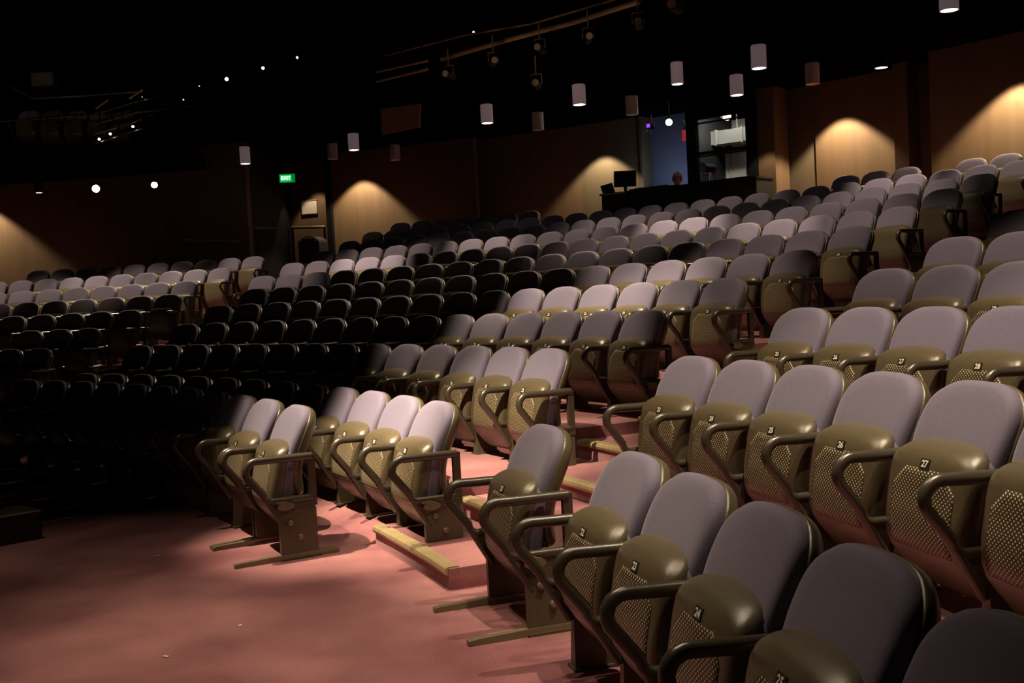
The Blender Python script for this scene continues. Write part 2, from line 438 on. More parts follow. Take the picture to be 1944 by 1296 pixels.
# rows: name -> (radius at back top, level, pitch)
ROWS = {'A': (13.213, 0.0, .5395), 'B': (13.897, 0.0, .5385), 'C': (14.976, .226, .5371), 'D': (16.054, .433, .5448), 'E': (17.138, .650, .5598),
        'F': (18.239, .869, .5647), 'G': (19.362, 1.095, .5639), 'H': (20.509, 1.324, .5360), 'I': (21.673, 1.550, .5364), 'J': (22.849, 1.775, .5137),
        'K': (24.027, 2.002, .5199), 'L': (25.15, 2.229, .5199)}
def zf(r):  # seat platform height
    R, z, p = ROWS[r]
    return z+0.08 if r not in 'A' else z
ORD = ['', 'first', 'second', 'third', 'fourth', 'fifth', 'sixth', 'seventh', 'eighth', 'ninth', 'tenth', 'eleventh', 'twelfth', 'thirteenth', 'fourteenth', 'fifteenth',
       'sixteenth', 'seventeenth', 'eighteenth', 'nineteenth', 'twentieth', 'twenty-first', 'twenty-second', 'twenty-third', 'twenty-fourth', 'twenty-fifth']
ROWN = dict(zip('ABCDEFGHIJKL', ['front', 'second', 'third', 'fourth', 'fifth', 'sixth', 'seventh', 'eighth', 'ninth', 'tenth', 'eleventh', 'rearmost']))
def run(row, th0, n, block, num0=None, dn=-1, key=1, z=None, skip=(), right='end', last_left='end', first_ord=1, where='the step aisle'):
    R, _, p = ROWS[row]; a = p/R
    z = zf(row) if z is None else z
    for k in range(n):
        if k in skip: continue
        nm = None if num0 is None else num0+dn*k
        if nm is not None and nm <= 0: nm = None
        lab = f"grey-purple tip-up seat, {block} block, {ROWN[row]} row, {ORD[first_ord+k]} from {where}"
        g = f"{block} block seats, {ROWN[row]} row"
        seat(R, th0+a*k, z, p, key, lab, g, nm, right=(right if k == 0 else None), left=(last_left if k == n-1 else 'arm'), fine=(row in 'ABCDEFG'))

# centre block (th0 = right-hand end seat), numbers fall toward the left
R_, _, p_ = ROWS['A']; aA = p_/R_
seat(R_, .4935, 0, p_, 0, 'grey-purple removable seat at the aisle end of the front row', 'middle block seats, front row', 6, right='end', left='end', removable=True)
seat(R_, .5400, 0, p_, 0, 'grey-purple seat beside the removable one, middle block, front row, second from aisle', 'middle block seats, front row', 5, right='end', left='arm', removable=True)
run('A', .5400+aA, 9, 'middle', None, key=0, z=0, right=None, first_ord=3)
run('B', .4503, 13, 'middle', 20)
run('C', .4897, 14, 'middle', 22)
run('D', .5127, 15, 'middle', 24)
run('E', .5317, 16, 'middle', 25)
run('F', .5475, 17, 'middle', 25)
run('G', .5637, 19, 'middle', 26)
run('H', .5798, 21, 'middle')
run('I', .5921, 22, 'middle')
run('J', .6044, 24, 'middle')
run('K', .6116, 25, 'middle')
# rearmost row, both sides of the control booth
Rl, zl, pl_ = ROWS['L']; aL = pl_/Rl
run('L', .6230, 7, 'middle', skip=(3,))
for k in range(7):
    seat(Rl, 1.131-aL*k, zf('L'), pl_, 1, f"grey-purple tip-up seat in the rearmost row left of the control desk, {ORD[k+1]} from the corridor", 'rearmost seats left of the booth', None, right=('end' if k == 6 else None), left='arm' if k else 'end', fine=False)
# right block (near): theta falls toward the camera side
def run_r(row, ths, nums, z, key, first_end):
    R, _, p = ROWS[row]; n = len(ths)
    for k, (th, nm) in enumerate(zip(ths, nums)):
        lab = f"grey-purple tip-up seat numbered {nm}, right block, {ROWN[row]} row, {ORD[k+first_end]} from the step aisle"
        seat(R, th, z, p, key, lab, f'right block seats, {ROWN[row]} row', nm, right='arm' if k == n-1 else None, left='end' if (k == 0 and row != 'B') else 'arm')
S1 = seat(ROWS['B'][0], .3413, 0, .5385, 0, 'grey-purple removable seat numbered 21 standing beside the carpeted aisle steps', 'right block seats, second row', 21, right='end', left='end', removable=True)
run_r('B', [.2676-.03875*k for k in range(5)], [22, 23, 24, 25, 26], 0, 0, 2)
run_r('C', [.3756-.03587*k for k in range(6)], [23, 24, 25, 26, 27, 28], zf('C'), 1, 1)
run_r('D', [.4036-.03394*k for k in range(5)], [25, 26, 27, 28, 29], zf('D'), 1, 1)
run_r('E', [.4306-.03266*k for k in range(4)], [27, 28, 29, 30], zf('E'), 1, 1)
run_r('F', [.4527-.03096*k for k in range(3)], [28, 29, 30], zf('F'), 1, 1)
run_r('G', [.4700-.02912*k for k in range(2)], [29, 30], zf('G'), 1, 1)
# left block beyond the second aisle
for row, th0, n in (('C', 1.083, 2), ('D', 1.105, 3), ('E', 1.125, 5), ('F', 1.1391, 8), ('G', 1.1715, 9), ('H', 1.1790, 10), ('I', 1.1843, 10)):
    run(row, th0, n, 'left', None, where='the far aisle')

# ------------------------------------------------------------------ floor, platforms and aisle steps
EDGE = 0.87
names = 'BCDEFGHIJKL'
cR = {'B': (.4309, .965), 'C': (.4717, 1.0), 'D': (.4957, 1.03), 'E': (.5153, 1.055), 'F': (.5320, 1.073), 'G': (.5491, 1.1025), 'H': (.5667, 1.1287), 'I': (.5797, 1.129), 'J': (.5932, 1.138), 'K': (.6008, 1.146), 'L': (.60, 1.146)}
rR = {'B': .2870, 'C': .3936, 'D': .4206, 'E': .4469, 'F': .4682, 'G': .4850, 'H': .500, 'I': .512, 'J': .524, 'K': .535, 'L': .54}
lR = {'C': 1.065, 'D': 1.087, 'E': 1.108, 'F': 1.1236, 'G': 1.157, 'H': 1.1659, 'I': 1.1719, 'J': 1.18, 'K': 1.19, 'L': 1.19}
fl = MB()
fl.sector(0.5, 13.05, -1.2, .4765, -0.3, 0.0)
fl.sector(0.5, 13.05, .4765, 1.5, -0.3, 0.0)
fl.sector(0.5, 13.05, 1.5, 2.2, -0.3, 0.0)
# level floor of the front rows; in front of the middle block it ramps up to the second row
fl.sector(13.05, 14.106, -1.2, .4765, -0.3, 0.0)
fl.sector(13.05, 13.48, .4765, 1.5, -0.3, 0.0)
fl.sector(13.48, 13.72, .4765, 1.5, -0.3, 0.0, 0.08)
fl.sector(13.72, 14.106, .4765, 1.5, -0.3, 0.08)
rows_up = 'CDEFGHIJKL'
for i, r in enumerate(rows_up):
    R0 = ROWS[r][0]-EDGE; R1 = ROWS[rows_up[i+1]][0]-EDGE if i < len(rows_up)-1 else 27.5
    z = zf(r)
    fl.sector(R0, R1, cR[r][0]-.001, cR[r][1], -0.3, z)
    fl.sector(R0, R1, -0.7, rR[r]+.001, -0.3, z)
    if r in lR: fl.sector(R0, R1, lR[r], 1.75, -0.3, z if r in 'CDEFGHI' else zf('I'))
    # aisle gap base (the separate steps stand on it)
    fl.sector(R0, R1, rR[r], cR[r][0], -0.3, ROWS[r][1]-0.12)
    fl.sector(R0, R1, cR[r][1], lR.get(r, 1.2), -0.3, ROWS[r][1]-0.12)
fo = fl.build('floor', M['carpet']); struct(fo)

def aisle_step(R0, R1, t0, t1, z0, z1, label, group):
    t = empty('aisle_step', pol((R0+R1)/2, (t0+t1)/2, z0)); tag(t, label, 'step', group)
    inv = -t.location
    b = MB().sector(R0, R1, t0, t1, z0, z1-0.004, n=6); b.v = [v+inv for v in b.v]; b.build('carpeted_tread', M['carpet'], t)
    c = MB(); prof = [(-0.008, -0.006), (-0.022, -0.022), (-0.018, -0.036), (-0.002, -0.040), (-0.002, 0.002), (0.058, 0.002), (0.058, 0.006), (0.004, 0.006), (-0.012, 0.002)]
    prof = [(-0.002, -0.040), (-0.016, -0.036), (-0.022, -0.020), (-0.016, -0.004), (-0.002, 0.004), (0.055, 0.004), (0.055, -0.006), (-0.002, -0.006)]
    n = 6; vs = []; fs = []; m = len(prof)
    for i in range(n+1):
        th = t0+0.0008+(t1-t0-0.0016)*i/n
        for (dr, dz) in prof: vs.append(pol(R0+dr, th, z1+dz))
    for i in range(n):
        for k in range(m): fs.append([i*m+k, i*m+(k+1) % m, (i+1)*m+(k+1) % m, (i+1)*m+k])
    fs += [list(range(m))[::-1], [n*m+k for k in range(m)]]
    c.add(vs, fs); c.v = [v+inv for v in c.v]; c.build('metal_nosing', M['nosing'], t)
    return t
for ai, aname in ((0, 'near aisle'), (1, 'far aisle')):
    k = 0
    for i, r in enumerate(rows_up):
        Re = ROWS[r][0]-EDGE; z = ROWS[r][1]; zp = ROWS[rows_up[i-1]][1] if i else 0.0
        Rn = (ROWS[rows_up[i+1]][0]-EDGE) if i < len(rows_up)-1 else 26.4
        pr = rows_up[i-1] if i else 'B'
        if ai == 0: a0, a1 = rR[r], cR[r][0]; h0, h1 = (rR[pr], cR[pr][0]) if i else (.385, .4765)
        else: a0, a1 = cR[r][1], lR.get(r, 1.2); h0, h1 = (cR[pr][1], lR.get(pr, 1.04))
        zh = (z+zp)/2; k += 1
        aisle_step(Re-0.555, Re-0.001, h0, h1, zp if i else 0.0, zh, f"carpeted {aname} step with metal nosing, {ORD[2*i+1]} up from the front floor", f'steps of the {aname}')
        aisle_step(Re, Rn-0.556 if i < len(rows_up)-1 else Rn, a0+.0005, a1-.0005, z-0.12, z, f"carpeted {aname} step with metal nosing, {ORD[2*i+2]} up from the front floor", f'steps of the {aname}')


# ------------------------------------------------------------------ walls, ceiling, booth, corridor
CEIL = 4.95
def th_px(px, R, py=400): return th_of(at_R(px, py, R))
def wall_arc(name, R, px0, px1, m, z0=0.0, z1=CEIL, th=0.15, t0=None, t1=None):
    t0 = th_px(px0, R) if t0 is None else t0; t1 = th_px(px1, R) if t1 is None else t1
    if t0 > t1: t0, t1 = t1, t0
    return struct(MB().sector(R, R+th, t0, t1, z0, z1).build(name, m))
wall_arc('wall_back', 26.0, 2100, 1775, M['timber'])
wall_arc('wall_back', 26.75, 1790, 1553, M['timber'])
wall_arc('wall_back', 26.80, 1553, 1484, M['greenwall'])
wall_arc('wall_back', 26.65, 1484, 1470, M['bluewall'])
wall_arc('wall_back', 26.2, 1476, 1437, M['timber'], th=0.5)
wall_arc('wall_back', 27.0, 1225, 1105, M['greenwall'])
wall_arc('wall_back', 27.0, 1105, 905, M['timber'])
wall_arc('wall_back', 26.6, 905, 624, M['timber'])
# returns between wall planes
def radial(name, px, R0, R1, m, z0=0.0, z1=CEIL, w=0.06):
    t = th_px(px, R0); return struct(MB().sector(R0, R1, t-w/R0/2, t+w/R0/2, z0, z1, n=1).build(name, m))
radial('wall_return', 1775, 26.0, 26.9, M['timber'])
radial('wall_return', 1716, 26.35, 26.8, M['timber'], w=0.25)
radial('wall_return', 624, 26.50, 27.5, M['black'], w=0.14)
# corridor beyond the far aisle and the wall behind the left block
wall_arc('wall_corridor', 27.4, 660, 548, M['timber'])
def straight_wall(name, a, c, m, z0=0.0, z1=CEIL, w=.08):
    a = Vector((a.x, a.y, 0)); c = Vector((c.x, c.y, 0)); d_ = (c-a).normalized(); n_ = Vector((-d_.y, d_.x, 0))*w/2
    MBx = MB(); MBx.add([a-n_+Vector((0, 0, z0)), c-n_+Vector((0, 0, z0)), c+n_+Vector((0, 0, z0)), a+n_+Vector((0, 0, z0)), a-n_+Vector((0, 0, z1)), c-n_+Vector((0, 0, z1)), c+n_+Vector((0, 0, z1)), a+n_+Vector((0, 0, z1))],
        [[0, 3, 2, 1], [4, 5, 6, 7], [0, 1, 5, 4], [1, 2, 6, 5], [2, 3, 7, 6], [3, 0, 4, 7]])
    return struct(MBx.build(name, m))
straight_wall('wall_return', at_R(468, 400, 23.8), at_R(551, 400, 27.5), M['black'])
wall_arc('wall_left', 23.75, 470, -400, M['timber'])
# control booth: dark surround with a wide window, blue side wall on the left
b = MB(); Rb = 26.15
def seg(px0, px1, y_top, y_bot, R, th=0.12, mb=None):
    t0, t1 = th_px(px0, R, 300), th_px(px1, R, 300)
    pm = (px0+px1)/2
    z0 = at_R(pm, y_bot, R).z; z1 = at_R(pm, y_top, R).z
    mb.sector(R, R+th, min(t0, t1), max(t0, t1), z0, z1, n=max(2, int(abs(px0-px1)/30)))
zb_top = CEIL
tA, tB, tC, tD = th_px(1437, Rb, 300), th_px(1417, Rb, 300), th_px(1322, Rb, 300), th_px(1304, Rb, 300)
zs = at_R(1370, 340, Rb).z; zh = at_R(1370, 219, Rb).z
b.sector(Rb, Rb+.12, tA, tB, 0, CEIL); b.sector(Rb, Rb+.12, tC, tD, 0, CEIL)
b.sector(Rb, Rb+.12, tB, tC, 0, zs); b.sector(Rb, Rb+.12, tB, tC, zh, CEIL)
struct(b.build('wall_booth', M['black']))
wn = empty('window_1', pol(Rb, (tB+tC)/2, zs)); struct(wn); inv = -wn.location
b = MB(); b.sector(Rb+.03, Rb+.045, tB, tC, zs, zh, n=3); b.v = [v+inv for v in b.v]; b.build('window_pane', M['glass'], wn)
b = MB()
for (y0, y1) in ((283, 289), (290, 293), (226, 229)):
    zz0 = at_R(1370, y1, Rb-.01).z; zz1 = at_R(1370, y0, Rb-.01).z
    b.sector(Rb-.01, Rb+.025, tB, tC, zz0, zz1, n=3)
b.v = [v+inv for v in b.v]; b.build('window_bar', M['black'], wn)
# projection room interior
wall_arc('wall_projection_room', 29.2, 1460, 1240, M['roomwall'], 0, CEIL)
struct(MB().sector(26.3, 29.3, th_px(1437, 26.3), th_px(1437, 26.3)-.004, 0, CEIL).build('wall_projection_room', M['roomwall']))
struct(MB().sector(27.35, 29.3, th_px(1303, 27.0), th_px(1303, 27.0)+.004, 0, CEIL).build('wall_projection_room', M['black']))
wall_arc('wall_booth_side', 27.35, 1310, 1195, M['bluewall'], 0, CEIL)
radial('wall_return', 1222, 26.95, 27.4, M['greenwall'])
def oriented(name, p, R=None):   # an Empty facing the stage at point p
    return empty(name, p, th_of(p)-pi/2)
# duct and shelving seen through the window
p = at_R(1375, 262, 28.4); t = oriented('air_duct', p); tag(t, 'grey horizontal air duct hanging high in the lit projection room', 'duct')
MB().box(-.9, .9, -.2, .2, -.14, .14).build('duct_body', M['duct'], t, sharp=30)
b = MB()
for x in (-.7, -.1, .5): b.box(x-.02, x+.02, -.215, .215, -.16, .16)
b.build('duct_flange', M['duct'], t)
b = MB()
for x in (-.5, .3): b.tube([(x, 0, .14), (x, 0, CEIL-p.z)], .012, 6)
b.build('hanger_rod', M['duct'], t)
p = at_R(1395, 312, 29.0); t = oriented('wall_cabinet', p); tag(t, 'pale tall cabinet against the rear wall of the projection room', 'cabinet')
MB().box(-.35, .35, -.16, .1, -.9, .28).build('cabinet_body', M['roomwall'], t)
for x in (-.175, .18):
    d_ = MB().box(x-.165, x+.165, -.185, -.16, -.88, .26).build('door', M['roomwall'], t); MB().box(x+.12*(1 if x < 0 else -1)-.008, x+.12*(1 if x < 0 else -1)+.008, -.205, -.185, -.2, -.08).build('handle', M['duct'], d_)
p = at_R(1345, 330, 27.4); t = oriented('spotlight_on_stand', p); tag(t, 'black follow spot on a tripod stand behind the projection room window', 'spotlight')
b = MB().cyl((0, -.22, .12), .085, .42, 16, 'y'); b.cyl((0, -.26, .12), .10, .05, 16, 'y'); b.build('lamp_housing', M['black'], t)
b = MB().tube([(-.12, 0, .12), (-.12, 0, -.02), (.12, 0, -.02), (.12, 0, .12)], .012, 6); b.build('yoke', M['black'], t)
b = MB().tube([(0, 0, -.02), (0, 0, -.6)], .018, 8)
for a in (0, 2.1, 4.2): b.tube([(0, 0, -.45), (.3*cos(a), .3*sin(a), -(p.z-2.3))], .012, 6)
b.build('tripod', M['black'], t)
p = at_R(1349, 337, 26.6); t = oriented('white_bottle', Vector((p.x, p.y, zs))); tag(t, 'small white bottle standing on the sill inside the projection room window', 'bottle')
MB().cyl((0, 0, 0), .03, .15, 14).build('bottle_body', M['white'], t); MB().cyl((0, 0, .15), .013, .05, 10).build('bottle_cap', M['red'], t)

# control desk with its equipment
Rd = 25.0
zd = at_R(1230, 362, Rd).z
t0, t1 = th_px(1436, Rd, 350), th_px(1142, Rd, 370)
dt = empty('control_desk', pol(Rd, (t0+t1)/2, 2.0)); tag(dt, 'long black control desk across the rear row in front of the booth', 'desk'); inv = -dt.location
b = MB().sector(Rd, Rd+.05, t0, t1, 2.0, zd); b.sector(Rd+.05, Rd+.55, t1-.002, t1, 2.0, zd); b.sector(Rd+.05, Rd+.55, t0, t0+.002, 2.0, zd)
b.v = [v+inv for v in b.v]; b.build('desk_front', M['darkbox'], dt)
b = MB().sector(Rd-.03, Rd+.6, t0-.001, t1+.001, zd-.001, zd+.035); b.v = [v+inv for v in b.v]; b.build('desk_top', M['darkbox'], dt)
b = MB().sector(Rd-.036, Rd-.026, t1-.022, t1+.001, zd+.0, zd+.036); b.v = [v+inv for v in b.v]; b.build('pale_edge', M['edge'], dt)
def on_desk(px, R): 
    p = at_R(px, 350, R); return Vector((p.x, p.y, zd+.035))
t = oriented('monitor', on_desk(1187, Rd+.32)); tag(t, 'large black computer monitor on the left end of the control desk', 'monitor')
Mx = Matrix.Translation((0, 0, .27)) @ Matrix.Rotation(.06, 4, 'Y')
MB().box(-.235, .235, -.02, .02, -.15, .15, Mx).build('screen_housing', M['screen'], t); b = MB().box(-.03, .03, -.01, .03, 0, .16); b.box(-.12, .12, -.08, .1, 0, .012); b.build('stand', M['screen'], t)
t = oriented('monitor', on_desk(1155, Rd+.5)); tag(t, 'small black monitor angled at the far left corner of the control desk', 'monitor')
Mx = Matrix.Translation((-.02, 0, .13)) @ Matrix.Rotation(-.35, 4, 'Y') @ Matrix.Rotation(.8, 4, 'Z')
MB().box(-.12, .12, -.015, .015, -.10, .10, Mx).build('screen_housing', M['screen'], t); MB().box(-.06, .06, -.05, .05, 0, .03).build('stand', M['screen'], t)
t = oriented('lighting_console', on_desk(1240, Rd+.30)); tag(t, 'low black mixing console lying on the middle of the control desk', 'console')
MB().prism([(-.25, 0), (.25, 0), (.25, .07), (-.25, .035)], 'x', -.38, .38).build('console_body', M['black'], t)
b = MB()
for k in range(14): b.box(-.34+k*.052, -.328+k*.052, -.1, -.06, .048, .066)
b.build('fader', M['edge'], t)
t = oriented('desk_lamp', on_desk(1233, Rd+.15)); tag(t, 'tiny gooseneck desk lamp glinting on the control desk', 'lamp')
MB().tube([(0, 0, 0), (0, 0, .05), (.01, -.02, .08), (.04, -.04, .085)], .005, 6).build('gooseneck', M['rail'], t); MB().cyl((.04, -.04, .07), .012, .02, 8).build('lamp_shade', M['rail'], t)

# seated operator at the desk
def skin_obj(name, nodes, edges, m, parent, sub=2):
    me = bpy.data.meshes.new(name); me.from_pydata([n[0] for n in nodes], edges, []); me.update()
    o = bpy.data.objects.new(name, me); COL.objects.link(o); me.materials.append(m)
    md = o.modifiers.new('s', 'SKIN'); md.use_smooth_shade = True
    for i, n in enumerate(nodes):
        sv = me.skin_vertices[0].data[i]; r = n[1]; sv.radius = (r, r) if isinstance(r, (int, float)) else r
        sv.use_root = (i == 0)
    sd = o.modifiers.new('d', 'SUBSURF'); sd.levels = sd.render_levels = sub
    bpy.context.view_layer.update()
    me2 = bpy.data.meshes.new_from_object(o.evaluated_get(bpy.context.evaluated_depsgraph_get()))
    bpy.data.objects.remove(o); bpy.data.meshes.remove(me)
    me2.name = name; me2.materials.clear(); me2.materials.append(m)
    for p_ in me2.polygons: p_.use_smooth = True
    return put(me2, name, parent)
hp = at_R(1287, 345, Rd+.78); pz = hp.z+.02-1.16
per = empty('person', Vector((hp.x, hp.y, pz)), th_of(hp)-pi/2+.35)
tag(per, 'grey-haired person in dark clothes seated behind the control desk, head bowed', 'person')
# local: y back, -y towards the stage; seat height .45, head centre about 1.16
nodes = [((0, .02, .50), (.15, .12)), ((0, .0, .72), (.14, .10)), ((0, -.02, .92), (.17, .10)), ((0, -.03, 1.00), (.07, .06)), ((0, -.05, 1.06), (.05, .05)),
         ((0, -.075, 1.13), (.075, .085)), ((0, -.08, 1.20), (.078, .092)), ((0, -.075, 1.25), (.05, .06)),
         ((.19, -.02, .93), .05), ((.25, -.08, .72), .042), ((.18, -.30, .70), .032), ((.15, -.37, .69), (.04, .018)),
         ((-.19, -.02, .93), .05), ((-.25, -.08, .72), .042), ((-.18, -.30, .70), .032), ((-.15, -.37, .69), (.04, .018)),
         ((.10, -.12, .47), .085), ((.11, -.45, .47), .065), ((.11, -.45, .12), .045), ((.11, -.55, .05), .035),
         ((-.10, -.12, .47), .085), ((-.11, -.45, .47), .065), ((-.11, -.45, .12), .045), ((-.11, -.55, .05), .035)]
edges = [(0, 1), (1, 2), (2, 3), (3, 4), (4, 5), (5, 6), (6, 7), (2, 8), (8, 9), (9, 10), (10, 11), (2, 12), (12, 13), (13, 14), (14, 15), (0, 16), (16, 17), (17, 18), (18, 19), (0, 20), (20, 21), (21, 22), (22, 23)]
for s, base in ((1, 11), (-1, 15)):          # five fingers on each hand
    bx = .15*s; i0 = len(nodes)
    for q, (dx, ln) in enumerate(((-.027, .07), (-.009, .08), (.009, .076), (.026, .062))):
        nodes.append(((bx+dx, -.41, .69), .009)); nodes.append(((bx+dx*1.2, -.41-ln*.55, .685), .008)); nodes.append(((bx+dx*1.2, -.41-ln, .67), .007))
        edges += [(base, len(nodes)-3), (len(nodes)-3, len(nodes)-2), (len(nodes)-2, len(nodes)-1)]
    nodes.append(((bx-.04*s, -.375, .685), .010)); nodes.append(((bx-.06*s, -.41, .68), .008)); edges += [(base, len(nodes)-2), (len(nodes)-2, len(nodes)-1)]
skin_obj('body', nodes, edges, M['skin'], per)
nodes = [((0, .02, .50), (.165, .135)), ((0, .0, .72), (.155, .115)), ((0, -.02, .92), (.185, .115)), ((0, -.03, 1.0), (.075, .065)),
         ((.19, -.02, .93), .062), ((.25, -.08, .72), .055), ((.19, -.27, .70), .042), ((-.19, -.02, .93), .062), ((-.25, -.08, .72), .055), ((-.19, -.27, .70), .042)]
skin_obj('shirt', nodes, [(0, 1), (1, 2), (2, 3), (2, 4), (4, 5), (5, 6), (2, 7), (7, 8), (8, 9)], M['shirt'], per)
nodes = [((0, .02, .46), (.16, .13)), ((.10, -.12, .475), .097), ((.11, -.45, .475), .075), ((.11, -.45, .13), .055), ((-.10, -.12, .475), .097), ((-.11, -.45, .475), .075), ((-.11, -.45, .13), .055)]
skin_obj('trousers', nodes, [(0, 1), (1, 2), (2, 3), (0, 4), (4, 5), (5, 6)], M['shirt'], per)
bm = bmesh.new(); bmesh.ops.create_uvsphere(bm, u_segments=24, v_segments=16, radius=1)
for v in list(bm.verts):
    if v.co.z < -.35 and v.co.y < .2 or (v.co.y < -.7 and v.co.z < .12): bm.verts.remove(v)
for v in bm.verts:
    n_ = .05*sin(v.co.x*9)+.04*sin(v.co.z*13+v.co.y*7); v.co = Vector((v.co.x*(.094+n_*.06), v.co.y*(.108+n_*.06)-.062, v.co.z*(.118+n_*.06)+1.205))
me = bpy.data.meshes.new('hair'); bm.to_mesh(me); bm.free(); me.materials.append(M['hair'])
for p_ in me.polygons: p_.use_smooth = True
put(me, 'hair', per)
b = MB()
for s in (-1, 1): b.cyl((.031*s, -.168, 1.185), .011, .012, 10, 'y')
b.build('eye', M['white'], per)
MB().add([(-.014, -.160, 1.15), (.014, -.160, 1.15), (0, -.160, 1.19), (0, -.188, 1.152)], [[0, 1, 3], [1, 2, 3], [2, 0, 3], [0, 2, 1]]).build('nose', M['skin'], per)
b = MB()
for s in (-1, 1): b.cyl((.080*s, -.07, 1.17), .022, .012*s, 10, 'x')
b.build('ear', M['skin'], per)
t = oriented('office_chair', Vector((hp.x, hp.y, pz))); t.rotation_euler = per.rotation_euler; tag(t, 'black office chair under the person at the control desk', 'chair')
MB().box(-.22, .22, -.22, .24, .33, .37).build('seat', M['black'], t); MB().box(-.2, .2, .25, .29, .40, .85).build('backrest', M['black'], t)
b = MB().cyl((0, 0, .06), .025, .28, 12)
for k in range(5): b.tube([(0, 0, .08), (.26*cos(k*1.257), .26*sin(k*1.257), .03)], .018, 6)
b.build('base', M['black'], t)
# platform behind the booth desk
struct(MB().sector(Rd+.0, 29.2, t0-.01, t1+.03, -.3, pz).build('floor_booth', M['darkbox']))

# small things on the booth walls
def wall_box(name, px, py, R, w, h, d, m, label, cat, part='body', group=None):
    p = at_R(px, py, R); t = oriented(name, p); tag(t, label, cat, group)
    MB().box(-w/2, w/2, -d, 0, -h/2, h/2).build(part, m, t); return t
t = wall_box('fire_sign', 1300, 257, 27.3, .11, .22, .01, M['red'], 'small red sign with a white panel on the blue booth wall', 'sign', 'sign_board')
MB().box(.005, .045, -.014, -.01, .0, .085).build('white_panel', M['white'], t)
t = wall_box('clamp_light', 1303, 230, 27.2, .09, .05, .08, M['edge'], 'small pale clamp light just above the red sign in the booth', 'lamp', 'lamp_housing')
MB().box(-.02, .03, -.03, 0, -.11, -.025).build('clamp', M['edge'], t)
p = at_R(1237, 241, 27.0); t = oriented('stage_lantern', p); tag(t, 'small stage lantern with a violet glint left of the booth spotlight', 'lamp')
bm_ = MB().cyl((0, -.12, 0), .045, .16, 12, 'y'); bm_.build('lamp_housing', M['black'], t)
MB().box(-.05, .03, -.125, -.12, -.02, .05).build('lens', mat('violet_lens', (.1, .02, .3), .3, emis=(.25, .05, .9), estr=1.2), t)
b = MB().tube([(-.06, 0, 0), (-.06, 0, .09), (.06, 0, .09), (.06, 0, 0)], .008, 6); b.tube([(0, 0, .09), (0, 0, CEIL-p.z)], .01, 6); b.tube([(.0, -.1, -.05), (.04, -.1, -.13)], .01, 6); b.tube([(-.03, -.1, -.05), (-.08, -.1, -.10)], .01, 6); b.build('yoke', M['edge'], t)

# corridor: notice, handrails, exit sign
t = wall_box('notice_board', 588, 393, 27.38, .40, .31, .02, M['white'], 'pale blank notice board on the corridor wall beside the far aisle', 'notice board', 'board')
b = MB()
for (x0, x1, z0, z1) in ((-.21, .21, .155, .17), (-.21, .21, -.17, -.155), (-.21, -.2, -.155, .155), (.2, .21, -.155, .155)): b.box(x0, x1, -.03, 0, z0, z1)
b.build('board_frame', M['edge'], t)
def handrail(x0, y0, x1, y1, R, label, posts=(0, 1), r=.022, name='handrail', m='rail', zlow=None, group=None):
    a = at_R(x0, y0, R); c = at_R(x1, y1, R); t = empty(name, a); tag(t, label, 'handrail', group)
    MB().tube([(0, 0, 0), c-a], r, 10).build('rail', M[m], t)
    for k in posts:
        q = (c-a)*k; z = -.9 if zlow is None else zlow-a.z
        MB().tube([q, (q.x, q.y, z)], r*.7, 8).build('post', M['black' if m == 'rail' else m], t)
    return t
handrail(554, 432, 617, 431, 26.9, 'bright metal handrail across the corridor below the notice board', (0.02, .98), r=.035)
handrail(484, 433, 548, 434, 23.3, 'dim metal handrail in the dark left of the corridor', (0.02, .98), r=.018)
handrail(345, 456, 452, 458, 22.9, 'long dim handrail behind the left seating block', (0.02, .98), r=.02)
p = at_R(545, 338, 23.3); t = empty('exit_sign', p, 0.10); tag(t, 'illuminated green exit sign hanging above the far aisle', 'sign')
MB().box(-.155, .155, 0, .05, -.085, .085).build('sign_box', mat('exit_green', (.01, .18, .04), .4, emis=(.0, .30, .05), estr=.5), t)
MB().box(-.135, .085, -.004, 0, -.065, .06).build('lit_panel', mat('exit_lit', (.3, .9, .5), .4, emis=(.05, .75, .18), estr=.6), t)
b = MB().tube([(-.1, .02, .085), (-.1, .02, CEIL-p.z)], .006, 6); b.tube([(.1, .02, .085), (.1, .02, CEIL-p.z)], .006, 6); b.build('hanger_rod', M['black'], t)
cu = bpy.data.curves.new('lettering', 'FONT'); cu.body = 'EXIT'; cu.size = .095; cu.align_x = 'CENTER'; cu.align_y = 'CENTER'; cu.extrude = .001
oo = bpy.data.objects.new('lettering', cu); COL.objects.link(oo); bpy.context.view_layer.update()
me = bpy.data.meshes.new_from_object(oo.evaluated_get(bpy.context.evaluated_depsgraph_get())); bpy.data.objects.remove(oo)
me.transform(Matrix.Translation((-.025, -.007, 0)) @ Matrix.Rotation(pi/2, 4, 'X')); me.materials.clear(); me.materials.append(mat('exit_white', (1, 1, 1), .5, emis=(.9, 1, .9), estr=1.8)); put(me, 'lettering', t)
# equipment trolley glimpsed in the corridor mouth
p = at_R(594, 462, 25.9); t = oriented('equipment_trolley', p); tag(t, 'dark rounded equipment trolley with small glints in the corridor mouth', 'trolley')
b = MB(); o = [(.27*cos(pi*k/12)*(1 if 1 else 1), .16*sin(pi*k/12)) for k in range(13)]
b.prism([(x, z) for x, z in o]+[(-.27, -.45), (.27, -.45)], 'y', -.2, .2); b.build('trolley_body', M['darkbox'], t)
MB().tube([(-.2, -.21, .05), (-.2, -.25, .12), (.2, -.25, .12), (.2, -.21, .05)], .01, 6).build('handle', M['rail'], t)

